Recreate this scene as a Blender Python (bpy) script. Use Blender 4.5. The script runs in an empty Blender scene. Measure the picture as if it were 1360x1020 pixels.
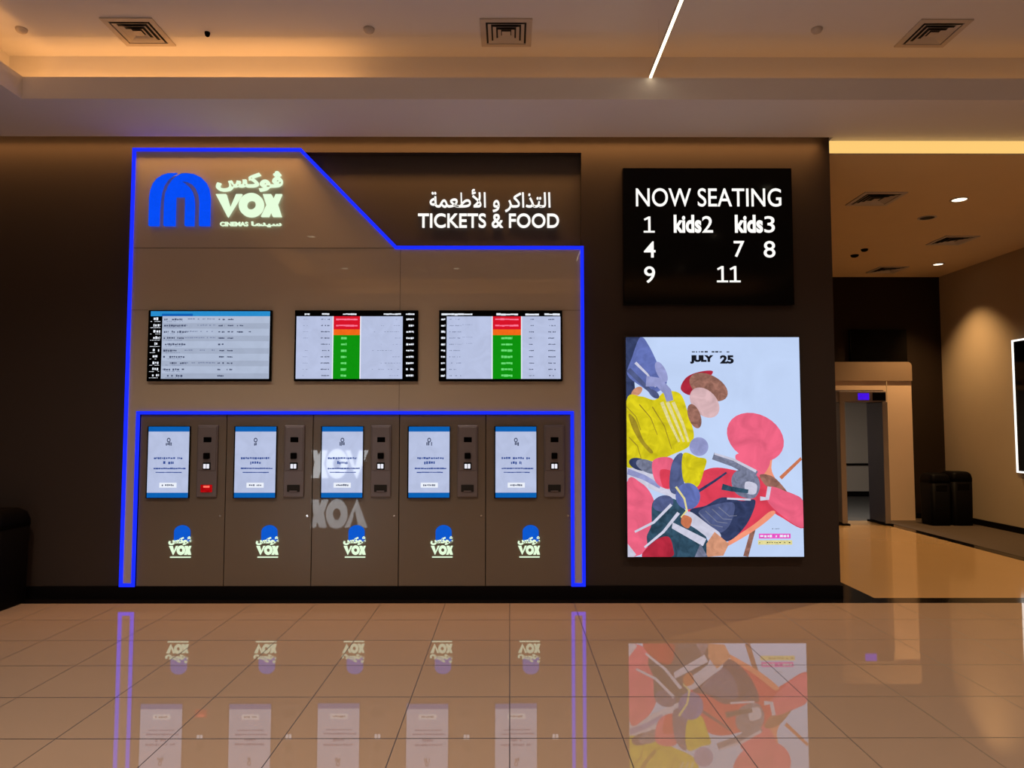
import bpy, bmesh, math, random
from mathutils import Vector, Matrix
from mathutils.geometry import tessellate_polygon
random.seed(7)
SC = bpy.context.scene
COL = SC.collection
R = math.radians

# ------------------------------------------------------------------ helpers
def lin(c):
    return tuple((v / 12.92 if v <= .04045 else ((v + .055) / 1.055) ** 2.4) for v in (x / 255 for x in c))

def nodes(name):
    m = bpy.data.materials.new(name); m.use_nodes = True
    nt = m.node_tree
    for n in list(nt.nodes):
        if n.type != 'OUTPUT_MATERIAL': nt.nodes.remove(n)
    return m, nt, nt.nodes['Material Output']

def pbr(name, col, rough=.5, metal=0, ior=1.5, coat=0, var=.06, nscale=3.0, bump=0, coatrough=.05, spec=.5):
    """principled surface with a gentle procedural colour variation"""
    m, nt, out = nodes(name)
    p = nt.nodes.new('ShaderNodeBsdfPrincipled')
    tc = nt.nodes.new('ShaderNodeTexCoord'); no = nt.nodes.new('ShaderNodeTexNoise')
    no.inputs['Scale'].default_value = nscale; no.inputs['Detail'].default_value = 5
    nt.links.new(tc.outputs['Object'], no.inputs['Vector'])
    mx = nt.nodes.new('ShaderNodeMix'); mx.data_type = 'RGBA'
    c = Vector(col)
    mx.inputs[6].default_value = (*(c * (1 - var)), 1); mx.inputs[7].default_value = (*(c * (1 + var)), 1)
    nt.links.new(no.outputs['Fac'], mx.inputs[0]); nt.links.new(mx.outputs[2], p.inputs['Base Color'])
    p.inputs['Roughness'].default_value = rough; p.inputs['Metallic'].default_value = metal
    p.inputs['IOR'].default_value = ior; p.inputs['Coat Weight'].default_value = coat
    p.inputs['Coat Roughness'].default_value = coatrough
    p.inputs['Specular IOR Level'].default_value = spec
    if bump:
        b = nt.nodes.new('ShaderNodeBump'); b.inputs['Strength'].default_value = bump; b.inputs['Distance'].default_value = .002
        n2 = nt.nodes.new('ShaderNodeTexNoise'); n2.inputs['Scale'].default_value = 220
        nt.links.new(tc.outputs['Object'], n2.inputs['Vector']); nt.links.new(n2.outputs['Fac'], b.inputs['Height'])
        nt.links.new(b.outputs['Normal'], p.inputs['Normal'])
    nt.links.new(p.outputs[0], out.inputs[0])
    return m

def glow(name, col, strength=1.0, var=0.0, nscale=20.0, gloss=False):
    """something that gives off light: a lamp, a screen, a backlit print"""
    m, nt, out = nodes(name)
    e = nt.nodes.new('ShaderNodeEmission'); e.inputs['Strength'].default_value = strength
    c = Vector(col)
    if var:
        tc = nt.nodes.new('ShaderNodeTexCoord'); no = nt.nodes.new('ShaderNodeTexNoise')
        no.inputs['Scale'].default_value = nscale; no.inputs['Detail'].default_value = 6; no.inputs['Distortion'].default_value = 1.2
        nt.links.new(tc.outputs['Object'], no.inputs['Vector'])
        rp = nt.nodes.new('ShaderNodeMapRange'); rp.inputs[1].default_value = .32; rp.inputs[2].default_value = .68
        nt.links.new(no.outputs['Fac'], rp.inputs[0])
        mx = nt.nodes.new('ShaderNodeMix'); mx.data_type = 'RGBA'
        mx.inputs[6].default_value = (*(c * (1 - var)), 1); mx.inputs[7].default_value = (*(c * (1 + var * .8)), 1)
        nt.links.new(rp.outputs[0], mx.inputs[0]); nt.links.new(mx.outputs[2], e.inputs['Color'])
    else:
        e.inputs['Color'].default_value = (*c, 1)
    if gloss:
        g = nt.nodes.new('ShaderNodeBsdfPrincipled'); g.inputs['Base Color'].default_value = (.002, .002, .002, 1); g.inputs['Roughness'].default_value = .03
        a = nt.nodes.new('ShaderNodeAddShader'); nt.links.new(e.outputs[0], a.inputs[0]); nt.links.new(g.outputs[0], a.inputs[1]); nt.links.new(a.outputs[0], out.inputs[0])
    else:
        nt.links.new(e.outputs[0], out.inputs[0])
    return m

class MB:
    """collects shapes and links them as ONE mesh object"""
    def __init__(self): self.bm = bmesh.new(); self.k = 0; self.smooth = False
    def mat(self, k): self.k = k; return self
    def face(self, pts):
        f = self.bm.faces.new([self.bm.verts.new(p) for p in pts]); f.material_index = self.k; return f
    def box(self, x0, x1, y0, y1, z0, z1, bevel=0):
        v = [self.bm.verts.new((x, y, z)) for z in (z0, z1) for y in (y0, y1) for x in (x0, x1)]
        fs = []
        for q in ((0, 2, 3, 1), (4, 5, 7, 6), (0, 1, 5, 4), (2, 6, 7, 3), (0, 4, 6, 2), (1, 3, 7, 5)):
            f = self.bm.faces.new([v[i] for i in q]); f.material_index = self.k; fs.append(f)
        if bevel:
            es = list({e for f in fs for e in f.edges})
            r = bmesh.ops.bevel(self.bm, geom=es, offset=bevel, segments=2, affect='EDGES', profile=.5)
            for f in r['faces']: f.material_index = self.k
        return self
    def poly(self, pts, y0, y1):
        """an outline in x, z given a thickness along y (front y0, back y1)"""
        a = sum(pts[i][0] * pts[(i + 1) % len(pts)][1] - pts[(i + 1) % len(pts)][0] * pts[i][1] for i in range(len(pts)))
        if a < 0: pts = pts[::-1]
        n = len(pts)
        F = [self.bm.verts.new((p[0], y0, p[1])) for p in pts]; B = [self.bm.verts.new((p[0], y1, p[1])) for p in pts]
        for t in tessellate_polygon([[Vector((p[0], p[1], 0)) for p in pts]]):
            for V, flip in ((F, False), (B, True)):
                tri = [V[i] for i in t]
                nrm = (tri[1].co - tri[0].co).cross(tri[2].co - tri[0].co)
                want = -1 if not flip else 1
                if nrm.y * want < 0: tri.reverse()
                try: f = self.bm.faces.new(tri); f.material_index = self.k
                except ValueError: pass
        for i in range(n):
            j = (i + 1) % n
            f = self.bm.faces.new([F[i], F[j], B[j], B[i]]); f.material_index = self.k
            f.normal_flip() if False else None
        return self
    def ring(self, cx, cz, r0, r1, y0, y1, n=40, sx=1.0):
        for i in range(n):
            a, b = 2 * math.pi * i / n, 2 * math.pi * (i + 1) / n
            q = [(cx + sx * r * math.cos(t), cz + r * math.sin(t)) for r, t in ((r1, a), (r1, b), (r0, b), (r0, a))]
            self.poly(q, y0, y1)
        return self
    def cyl(self, x, y, z0, z1, r, n=28, r2=None):
        m = Matrix.Translation((x, y, (z0 + z1) / 2))
        g = bmesh.ops.create_cone(self.bm, cap_ends=True, segments=n, radius1=r, radius2=r if r2 is None else r2, depth=z1 - z0, matrix=m)
        for f in {f for v in g['verts'] for f in v.link_faces}: f.material_index = self.k
        return self
    def cylY(self, x, y0, y1, z, r, n=20):
        m = Matrix.Translation((x, (y0 + y1) / 2, z)) @ Matrix.Rotation(R(90), 4, 'X')
        g = bmesh.ops.create_cone(self.bm, cap_ends=True, segments=n, radius1=r, radius2=r, depth=abs(y1 - y0), matrix=m)
        for f in {f for v in g['verts'] for f in v.link_faces}: f.material_index = self.k
        return self
    def lathe(self, x, y, prof, n=32):
        rings = [[self.bm.verts.new((x + r * math.cos(2 * math.pi * i / n), y + r * math.sin(2 * math.pi * i / n), z)) for i in range(n)] for r, z in prof]
        for a, b in zip(rings, rings[1:]):
            for i in range(n):
                f = self.bm.faces.new([a[i], a[(i + 1) % n], b[(i + 1) % n], b[i]]); f.material_index = self.k; f.smooth = True
        return self
    def build(self, name, mats, parent=None):
        me = bpy.data.meshes.new(name)
        bmesh.ops.recalc_face_normals(self.bm, faces=self.bm.faces[:])
        self.bm.to_mesh(me); self.bm.free()
        for m in (mats if isinstance(mats, (list, tuple)) else [mats]): me.materials.append(m)
        o = bpy.data.objects.new(name, me); COL.objects.link(o)
        if parent is not None:
            o.parent = parent
            o.matrix_parent_inverse = Matrix.Translation(-Vector(parent.location))
        return o

def thing(name, label, cat, loc, group=None):
    o = bpy.data.objects.new(name, None); COL.objects.link(o); o.location = loc
    o.empty_display_size = .1
    return tag(o, label, cat, group)
def tag(o, label, cat, group=None):
    o['label'] = label; o['category'] = cat
    if group: o['group'] = group
    return o
def struct(o): o['kind'] = 'structure'; return o

def text_mesh(s, x0, x1, z0, z1, y, depth=.012, bold=0.0, shear=0, turned=False):
    """lettering fitted to a box on a wall facing the lobby (turned: facing the other way)"""
    c = bpy.data.curves.new('lettering', 'FONT'); c.body = s; c.size = 1; c.extrude = .01; c.offset = bold; c.shear = shear
    c.resolution_u = 6
    o = bpy.data.objects.new('lettering', c); COL.objects.link(o)
    dg = bpy.context.evaluated_depsgraph_get(); dg.update()
    me = bpy.data.meshes.new_from_object(o.evaluated_get(dg))
    bpy.data.objects.remove(o); bpy.data.curves.remove(c)
    xs = [v.co.x for v in me.vertices]; ys = [v.co.y for v in me.vertices]
    ax, bx, ay, by = min(xs), max(xs), min(ys), max(ys)
    for v in me.vertices:
        u = (v.co.x - ax) / (bx - ax); w = (v.co.y - ay) / (by - ay); d = v.co.z / .01
        X = x1 + (x0 - x1) * u if turned else x0 + (x1 - x0) * u
        v.co = (X, y + (d if turned else -d) * depth / 2, z0 + (z1 - z0) * w)
    me.materials.clear()
    return me
def letters(name, specs, mat, parent):
    """several text boxes joined into one part"""
    bm = bmesh.new()
    for s in specs:
        me = text_mesh(*s[:6], **(s[6] if len(s) > 6 else {})) ; bm.from_mesh(me); bpy.data.meshes.remove(me)
    me = bpy.data.meshes.new(name); bm.to_mesh(me); bm.free()
    for p in me.polygons: p.material_index = 0
    me.materials.append(mat)
    o = bpy.data.objects.new(name, me); COL.objects.link(o)
    if parent is not None:
        o.parent = parent; o.matrix_parent_inverse = Matrix.Translation(-Vector(parent.location))
    return o

def area(name, loc, rot, sx, sy, power, col, spread=180, shape='RECTANGLE'):
    l = bpy.data.lights.new(name, 'AREA'); l.shape = shape; l.size = sx
    if shape in ('RECTANGLE', 'ELLIPSE'): l.size_y = sy
    l.energy = power; l.color = col; l.spread = R(spread)
    o = bpy.data.objects.new(name, l); o.location = loc; o.rotation_euler = rot; COL.objects.link(o); return o
def spot(name, loc, power, col, size=90, blend=.6, rot=(0, 0, 0), rad=.04):
    l = bpy.data.lights.new(name, 'SPOT'); l.energy = power; l.color = col; l.spot_size = R(size); l.spot_blend = blend; l.shadow_soft_size = rad
    o = bpy.data.objects.new(name, l); o.location = loc; o.rotation_euler = rot; COL.objects.link(o); return o

# ------------------------------------------------------------------ camera
cam = bpy.data.cameras.new('camera'); cam.sensor_width = 36; cam.lens = 961 / 1360 * 36; cam.clip_start = .05
co = bpy.data.objects.new('camera', cam); co.location = (0, 0, 1.65)
co.rotation_euler = (R(90 + 3.34), 0, R(-.179)); COL.objects.link(co); SC.camera = co
vs = SC.view_settings; vs.view_transform = 'Standard'; vs.look = 'None'; vs.gamma = 1; vs.use_curve_mapping = False; vs.exposure = 0
w = bpy.data.worlds.new('world'); SC.world = w; w.use_nodes = True
w.node_tree.nodes['Background'].inputs[0].default_value = (.5, .35, .25, 1); w.node_tree.nodes['Background'].inputs[1].default_value = .02

# ------------------------------------------------------------------ materials
M = {}
M['ceiling'] = pbr('ceiling_paint', (.73, .71, .73), .85, var=.02)
M['brown'] = pbr('dark_brown_wall', (.038, .026, .021), .55, var=.05, spec=.3, nscale=1.2)
M['header'] = pbr('dark_header_panel', (.046, .034, .026), .5, var=.05)
M['panel'] = pbr('back_painted_glass', (.49, .42, .33), .35, var=.03, coat=1, coatrough=.01, nscale=.8)
M['kiosk'] = pbr('kiosk_brown', (.155, .124, .096), .3, var=.04, coat=.9, coatrough=.015, nscale=.8)
M['module'] = pbr('kiosk_module_metal', (.19, .165, .175), .4, metal=.4, var=.04)
M['black'] = pbr('black_plastic', (.0025, .002, .002), .5, var=.1, spec=.04)
M['blackmatt'] = pbr('black_matt', (.006, .005, .005), .7, var=.1)
M['blackgloss'] = pbr('black_glass', (.0015, .0012, .0012), .08, var=.1, spec=.13)
M['chrome'] = pbr('chrome', (.8, .8, .8), .15, metal=1, var=.02)
M['skirt'] = pbr('black_skirting', (.003, .002, .002), .5, var=.1, spec=.1)
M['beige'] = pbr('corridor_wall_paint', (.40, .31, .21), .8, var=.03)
M['corrceil'] = pbr('corridor_ceiling_paint', (.76, .57, .33), .85, var=.03)
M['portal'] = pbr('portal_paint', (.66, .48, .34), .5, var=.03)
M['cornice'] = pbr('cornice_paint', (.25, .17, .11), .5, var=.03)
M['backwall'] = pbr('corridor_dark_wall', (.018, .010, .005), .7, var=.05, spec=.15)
M['louvre'] = pbr('diffuser_metal', (.52, .46, .42), .5, var=.03)
M['void'] = pbr('duct_dark', (.012, .013, .014), .7, var=.1)
M['carpet'] = pbr('carpet_brown', (.055, .034, .019), .95, var=.25, nscale=60)
M['granite'] = pbr('black_granite', (.005, .004, .004), .12, var=.3, nscale=90, spec=.35)
M['grey'] = pbr('grey_panel', (.24, .22, .20), .5, var=.04)
M['detector'] = pbr('detector_side', (.028, .028, .06), .4, var=.05)
M['detedge'] = pbr('detector_edge', (.22, .17, .15), .4, var=.05)
M['blue_led'] = glow('blue_led', (.006, .016, .80), 1.8)
M['logo_blue'] = glow('emblem_blue', (.002, .075, .92), 1.0, .05)
M['door_blue'] = glow('door_emblem_blue', lin((14, 88, 205)), 1.0, .05)
M['logo_white'] = glow('lettering_glow', (.80, 1.0, .72), 1.0)
M['white_glow'] = glow('white_lettering_glow', (1.0, .98, .93), 1.05)
M['screen'] = glow('screen_pale', lin((183, 193, 224)), 1.0, .06, 6, True)
M['screen2'] = glow('screen_pale_grey', lin((176, 188, 212)), 1.0, .04, 6)
M['rowgrey'] = glow('screen_row_grey', lin((163, 174, 197)), 1.0, .04, 6)
M['sblue'] = glow('screen_blue', lin((12, 96, 178)), 1.0, .04)
M['cyan'] = glow('screen_cyan', lin((40, 140, 205)), 1.0, .05)
M['sred'] = glow('screen_red', lin((215, 20, 40)), 1.0, .04)
M['sorange'] = glow('screen_orange', lin((240, 105, 25)), 1.0, .08)
M['sgreen'] = glow('screen_green', lin((15, 145, 15)), 1.0, .04)
M['slgreen'] = glow('screen_light_green', lin((110, 225, 120)), 1.0, .1)
M['spink'] = glow('screen_pink', lin((255, 120, 150)), 1.0, .1)
M['swhite'] = glow('screen_white', lin((235, 240, 250)), 1.0)
M['sdark'] = glow('screen_mark_dark', lin((70, 78, 105)), 1.0)
M['smid'] = glow('screen_mark_mid', lin((125, 135, 165)), 1.0)
M['snavy'] = glow('screen_mark_navy', lin((50, 75, 145)), 1.0)
M['sblack'] = glow('screen_black', lin((6, 6, 8)), 1.0)
M['keypad'] = glow('keypad_light', lin((235, 235, 245)), 1.0)
M['redled'] = glow('red_led', lin((175, 8, 14)), 1.0, .3, 40)
M['redhot'] = glow('red_led_hot', lin((255, 110, 90)), 1.1)
M['purple'] = glow('purple_display', lin((70, 20, 225)), 1.0, .1)
M['lamp'] = glow('lamp_lens', (1.0, .86, .62), 3.0)
M['linear'] = glow('linear_lens', (1.0, .82, .52), 4.5)
M['slotlight'] = glow('ceiling_slot_lens', lin((255, 205, 118)), 1.0)
M['edge'] = glow('lightbox_edge', (1.0, .95, .88), 1.5)

# glossy stone tile floor: joints from a grid in the floor's own coordinates
def tile_mat(name, base, sx, sy, oy, grout, rough=.045, ior=1.62, var=.05, jw=.0022):
    m, nt, out = nodes(name); L = nt.links.new; N = nt.nodes.new
    p = N('ShaderNodeBsdfPrincipled'); tc = N('ShaderNodeTexCoord'); sp = N('ShaderNodeSeparateXYZ'); L(tc.outputs['Object'], sp.inputs[0])
    def mth(op, a, b=None):
        n = N('ShaderNodeMath'); n.operation = op
        for i, v in enumerate((a, b)):
            if v is None: continue
            if isinstance(v, (int, float)): n.inputs[i].default_value = v
            else: L(v, n.inputs[i])
        return n.outputs[0]
    def line(c, s, o, wd):
        t = mth('DIVIDE', mth('SUBTRACT', c, o), s)
        d = mth('ABSOLUTE', mth('SUBTRACT', t, mth('ROUND', t)))
        return mth('LESS_THAN', mth('MULTIPLY', d, s), wd)
    lx = line(sp.outputs[0], sx, 0.0, jw); ly = line(sp.outputs[1], sy, oy, jw * 1.6)
    g = mth('MAXIMUM', lx, ly)
    cb = N('ShaderNodeCombineXYZ'); L(mth('FLOOR', mth('DIVIDE', sp.outputs[0], sx)), cb.inputs[0])
    L(mth('FLOOR', mth('DIVIDE', mth('SUBTRACT', sp.outputs[1], oy), sy)), cb.inputs[1])
    wn = N('ShaderNodeTexWhiteNoise'); L(cb.outputs[0], wn.inputs['Vector'])
    no = N('ShaderNodeTexNoise'); no.inputs['Scale'].default_value = 1.7; no.inputs['Detail'].default_value = 6; L(tc.outputs['Object'], no.inputs['Vector'])
    f = mth('ADD', mth('MULTIPLY', wn.outputs['Value'], .35), mth('MULTIPLY', no.outputs['Fac'], .65))
    mx = N('ShaderNodeMix'); mx.data_type = 'RGBA'; c = Vector(base)
    mx.inputs[6].default_value = (*(c * (1 - var)), 1); mx.inputs[7].default_value = (*(c * (1 + var)), 1); L(f, mx.inputs[0])
    m2 = N('ShaderNodeMix'); m2.data_type = 'RGBA'; L(g, m2.inputs[0]); L(mx.outputs[2], m2.inputs[6]); m2.inputs[7].default_value = (*grout, 1)
    L(m2.outputs[2], p.inputs['Base Color'])
    L(mth('ADD', mth('MULTIPLY', g, .5), rough), p.inputs['Roughness']); p.inputs['IOR'].default_value = ior
    # each tile lies a hair off level
    geo = N('ShaderNodeNewGeometry'); vm = N('ShaderNodeVectorMath'); vm.operation = 'SUBTRACT'; L(wn.outputs['Color'], vm.inputs[0]); vm.inputs[1].default_value = (.5, .5, .5)
    sc = N('ShaderNodeVectorMath'); sc.operation = 'MULTIPLY'; L(vm.outputs[0], sc.inputs[0]); sc.inputs[1].default_value = (.0015, .0015, 0)
    ad = N('ShaderNodeVectorMath'); ad.operation = 'ADD'; L(geo.outputs['Normal'], ad.inputs[0]); L(sc.outputs[0], ad.inputs[1])
    nm = N('ShaderNodeVectorMath'); nm.operation = 'NORMALIZE'; L(ad.outputs[0], nm.inputs[0]); L(nm.outputs[0], p.inputs['Normal'])
    L(p.outputs[0], out.inputs[0]); return m
M['floor'] = tile_mat('lobby_floor_tile', (.35, .252, .184), .583, .5703, 6.674, (.03, .02, .015), rough=.022, ior=1.95, jw=.0028)
M['cfloor'] = tile_mat('corridor_floor_tile', (.46, .29, .14), 60, 60, -20, (.2, .12, .07), rough=.09, ior=1.6)

# ------------------------------------------------------------------ setting
W = 6.85          # face of the dark brown wall
F0 = .047         # floor level in the drawing; the whole place is set down by this much at the end, so that the floor lies at 0
XL, XR, YB, ZS, ZC = -6.3, 7.618, -6.5, 4.41, 4.90
ZK = 4.293        # corridor ceiling
struct(MB().box(XL - .1, XR + .1, YB - .1, 6.665, -.1, F0).build('floor', M['floor']))
mb = MB().box(3.41, 6.12, 6.86, 12.39, -.1, F0).mat(1)
mb.box(XL - .1, XR + .1, 6.665, 6.86, -.1, F0).box(3.092, 3.41, 6.86, 12.39, -.1, F0).box(6.12, 6.275, 6.86, 12.39, -.1, F0 + .003)
mb.mat(2).box(6.275, XR + .1, 6.86, 12.7, -.1, F0 + .005).mat(3).box(5.0, 6.275, 12.39, 12.7, -.1, F0).box(5.0, 9.3, 12.7, 16.9, -.1, F0)
struct(mb.build('floor_corridor', [M['cfloor'], M['granite'], M['carpet'], M['void']]))
# dark brown wall with the niche that takes the kiosks
NX0, NX1, NZ = -3.625, .690, 4.290
mb = MB().box(XL, NX0, W, 7.3, 0, 4.95).box(NX1, 3.092, W, 7.3, 0, 4.95).box(NX0, NX1, W, 7.3, NZ, 4.95).box(XL, 3.092, 7.3, 7.4, 0, 4.95)
struct(mb.build('wall_back', M['brown']))
struct(MB().box(XL - .1, XL, YB, 7.4, 0, 4.95).build('wall_left', M['brown']))
struct(MB().box(XL - .1, XR + .1, YB - .1, YB, 0, 4.95).build('wall_front', M['beige']))
struct(MB().box(XR, XR + .1, YB, 12.79, 0, 4.95).build('wall_right', M['beige']))
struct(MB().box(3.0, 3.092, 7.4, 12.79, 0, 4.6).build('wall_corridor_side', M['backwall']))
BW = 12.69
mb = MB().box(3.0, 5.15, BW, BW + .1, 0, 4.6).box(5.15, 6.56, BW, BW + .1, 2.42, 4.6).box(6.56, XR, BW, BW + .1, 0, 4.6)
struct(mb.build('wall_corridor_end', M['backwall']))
mb = MB().box(5.0, 5.1, BW + .1, 16.8, 0, 2.7).box(9.2, 9.3, BW + .1, 16.8, 0, 2.7).box(5.0, 9.3, 16.7, 16.8, 0, 2.7).box(5.0, 9.3, BW + .1, 16.8, 2.6, 2.7).box(6.56, 9.3, BW + .1, BW + .15, 0, 2.7)
mb.mat(1).box(5.1, 9.2, 16.67, 16.7, 0, .16).box(5.1, 9.2, 16.65, 16.7, .76, .80)
struct(mb.build('wall_passage', [M['grey'], M['black']]))
# skirtings
struct(MB().box(XL, 3.105, 6.83, W, 0, .165).box(3.092, 3.105, W, 12.39, 0, .165).build('baseboard_back', M['skirt']))
struct(MB().box(NX0, NX1, W, 7.3, 0, .165).build('trim_1', M['skirt']))
struct(MB().box(XR - .02, XR, YB, BW, 0, .145).build('baseboard_right', M['skirt']))
struct(MB().box(6.95, XR - .02, BW - .02, BW, 0, .145).build('baseboard_corridor', M['skirt']))
# ceiling: soffit ring, cove lip, raised tray
TX0, TX1, TY0, TY1 = -4.12, 6.0, -2.3, 5.97
mb = MB()
mb.box(XL, 3.092, TY1, 6.765, ZS, 4.47).box(3.092, XR, TY1, 6.90, ZS, 4.47)
mb.box(XL, TX0, TY0, TY1, ZS, 4.47).box(TX1, XR, TY0, TY1, ZS, 4.47).box(XL, XR, YB, TY0, ZS, 4.47)
struct(mb.build('ceiling_soffit', M['ceiling']))
mb = MB()
mb.box(TX0 - .03, TX1 + .03, TY1, TY1 + .03, 4.47, 4.600).box(TX0 - .03, TX1 + .03, TY0 - .03, TY0, 4.47, 4.600)
mb.box(TX0 - .03, TX0, TY0, TY1, 4.47, 4.600).box(TX1, TX1 + .03, TY0, TY1, 4.47, 4.600)
struct(mb.build('ceiling_lip', M['ceiling']))
CX0, CX1, CY0, CY1 = TX0 - .28, TX1 + .28, TY0 - .28, 6.20
mb = MB().box(CX0, CX1, CY0, CY1, ZC, 4.95)
mb.box(CX0, CX1, CY1, CY1 + .03, 4.47, ZC).box(CX0, CX1, CY0 - .03, CY0, 4.47, ZC).box(CX0 - .03, CX0, CY0, CY1, 4.47, ZC).box(CX1, CX1 + .03, CY0, CY1, 4.47, ZC)
struct(mb.build('ceiling', M['ceiling']))
struct(MB().box(3.092, XR, 6.90, 12.79, ZK, 4.50).build('ceiling_corridor', M['corrceil']))

# ------------------------------------------------------------------ lit feature panel
def outline_offset(pts, d):
    n = len(pts); out = []
    for i in range(n):
        a, b, c = Vector(pts[i - 1]), Vector(pts[i]), Vector(pts[(i + 1) % n])
        e1 = (b - a).normalized(); e2 = (c - b).normalized()
        n1 = Vector((-e1.y, e1.x)); n2 = Vector((-e2.y, e2.x)); m = (n1 + n2).normalized()
        out.append(tuple(b + m * d / max(.3, m.dot(n1))))
    return out
PP = [(-3.607, 4.303), (-2.012, 4.303), (-1.085, 3.352), (.690, 3.352), (.690, .178), (.588, .178), (.588, 1.776), (-3.494, 1.776), (-3.494, .178), (-3.607, .178)]
root = thing('feature_panel', 'large light brown glossy panel edged with a blue light line around the five kiosks', 'wall panel', (-1.46, 6.84, .17))
pts = outline_offset(PP, -.004)
mb = MB().poly(PP, 6.825, 6.848)
seam = []
mb.build('panel_board', M['panel'], root)
# joints between the glass sheets
for q in ((-3.585, -1.105, 3.346, 3.350), (-1.045, -1.042, 2.75, 3.33), (-1.045, -1.042, 1.80, 2.07), (-3.585, -3.43, 2.749, 2.752), (.50, .67, 2.749, 2.752)):
    MB().box(q[0], q[1], 6.8235, 6.8255, q[2], q[3]).build('panel_joint', M['header'], root)
mb = MB(); A = outline_offset(PP, -.015); B = outline_offset(PP, .015); n = len(PP)
for i in range(n):
    j = (i + 1) % n; mb.poly([A[i], A[j], B[j], B[i]], 6.812, 6.826)
mb.build('led_strip', M['blue_led'], root)

# recessed header
hp = MB().box(-2.15, .688, 6.93, 6.96, 3.30, 4.289).build('header_panel', M['header']); tag(hp, 'dark brown recessed panel behind the TICKETS & FOOD lettering', 'wall panel')
SH = lambda s: s[::-1]      # Arabic in visual order (presentation forms)
root = thing('sign_lettering', 'glowing white TICKETS & FOOD lettering with Arabic line above on dark panel', 'sign', (-.2, 6.93, 3.6))
letters('arabic_lettering', [(SH('\uFE8D\uFEDF\uFE98\uFEAC\uFE8D\uFEDB\uFEAE \uFEED \uFE8D\uFEF7\uFEC3\uFECC\uFEE4\uFE94'), -.778, .395, 3.727, 3.952, 6.92, dict(bold=.007, depth=.02))], M['white_glow'], root)
letters('latin_lettering', [('TICKETS & FOOD', -.890, .478, 3.572, 3.712, 6.92, dict(bold=.012, depth=.02))], M['white_glow'], root)

# ------------------------------------------------------------------ emblem and word shapes (unit: 0..1 of a 685 x 285 drawing)
EMB_A = [(212, 485), (212, 335), (216, 300), (228, 265), (248, 237), (275, 219), (305, 209), (350, 207), (325, 219), (300, 240), (281, 272), (270, 310), (265, 355), (263, 400), (262, 485)]
EMB_B = [(289, 485), (289, 355), (294, 315), (308, 275), (329, 243), (352, 223), (376, 210), (400, 208), (440, 213), (475, 230), (500, 255), (516, 287), (524, 335), (524, 485),
         (472, 485), (472, 365), (466, 325), (451, 290), (428, 265), (399, 250), (366, 246), (394, 262), (415, 281), (430, 305), (439, 335), (443, 370), (443, 485), (398, 485), (398, 332), (345, 332), (345, 485)]
def emblem(mb, x0, x1, z0, z1, y0, y1, simple=False):
    f = lambda p: (x0 + (p[0] - 212) / 312 * (x1 - x0), z1 - (p[1] - 207) / 278 * (z1 - z0))
    mb.poly([f(p) for p in EMB_A], y0, y1); mb.poly([f(p) for p in EMB_B], y0, y1)
def vox(mb, x0, x1, z0, z1, y0, y1, turned=False):
    def f(p):
        u = (p[0] - 560) / 337; X = x1 - u * (x1 - x0) if turned else x0 + u * (x1 - x0)
        return (X, z1 - (p[1] - 312) / 130 * (z1 - z0))
    mb.poly([f(p) for p in [(560, 320), (612, 320), (635, 394), (664, 320), (694, 320), (624, 441)]], y0, y1)
    n = 40; sx = (x1 - x0) / 337; sz = (z1 - z0) / 130
    c = f((742, 377))
    for i in range(n):
        a, b = 2 * math.pi * i / n, 2 * math.pi * (i + 1) / n
        mb.poly([(c[0] + sx * r * math.cos(t), c[1] + sz * r * math.sin(t)) for r, t in ((63, a), (63, b), (24, b), (24, a))], y0, y1)
    mb.poly([f(p) for p in [(800, 320), (842, 320), (856, 345), (866, 320), (897, 320), (876, 372), (897, 438), (853, 438), (843, 412), (832, 438), (793, 438), (820, 378)]], y0, y1)

root = thing('cinema_sign', 'blue arch emblem beside glowing greenish white VOX lettering on the light panel', 'sign', (-2.8, 6.825, 3.55))
mb = MB(); emblem(mb, -3.437, -2.862, 3.556, 4.066, 6.79, 6.823); mb.build('arch_emblem', M['logo_blue'], root)
VK = SH('\uFB6C\uFEEE\uFEDB\uFEB2'); CN = SH('\uFEB3\uFEF4\uFEE8\uFEE4\uFE8E')
letters('arabic_lettering', [(VK, -2.808, -2.175, 3.892, 4.088, 6.81, dict(bold=.035, depth=.025))], M['logo_white'], root)
mb = MB(); vox(mb, -2.808, -2.178, 3.638, 3.878, 6.797, 6.823); mb.build('latin_lettering', M['logo_white'], root)
letters('small_lettering', [('CINEMAS', -2.765, -2.498, 3.556, 3.598, 6.815, dict(bold=.03, depth=.012)), (CN, -2.468, -2.180, 3.548, 3.602, 6.815, dict(bold=.03, depth=.012))], M['logo_white'], root)

# ------------------------------------------------------------------ three session displays
def marks(mb, x0, x1, z, h, y, lo=.006, hi=.022, gap=.006, fill=.85):
    """a row of small uneven strokes: print too small to read"""
    x = x0
    while x < x1:
        wd = min(random.uniform(lo, hi), x1 - x)
        if random.random() < fill: 
            dz = random.uniform(-.1, .1) * h; hh = h * random.uniform(.6, 1)
            mb.box(x, x + wd, y, y + .0006, z + dz - hh / 2, z + dz + hh / 2)
        x += wd + random.uniform(gap * .5, gap * 1.4)
def quad(mb, x0, x1, z0, z1, y): mb.box(x0, x1, y, y + .0006, z0, z1)
def display(x0, label, group='session displays in a row on the light panel'):
    x1, z0, z1 = x0 + 1.165, 2.071, 2.744
    r = thing('wall_display', label, 'screen', ((x0 + x1) / 2, 6.823, z0), group)
    MB().box(x0, x1, 6.792, 6.823, z0, z1, .003).build('bezel', M['blackgloss'], r)
    return r, x0, x1, z0, z1
SY = 6.7905   # screen surface
r, x0, x1, z0, z1 = display(-3.411, 'leftmost wall screen, a pale timetable under a cyan bar')
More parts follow.
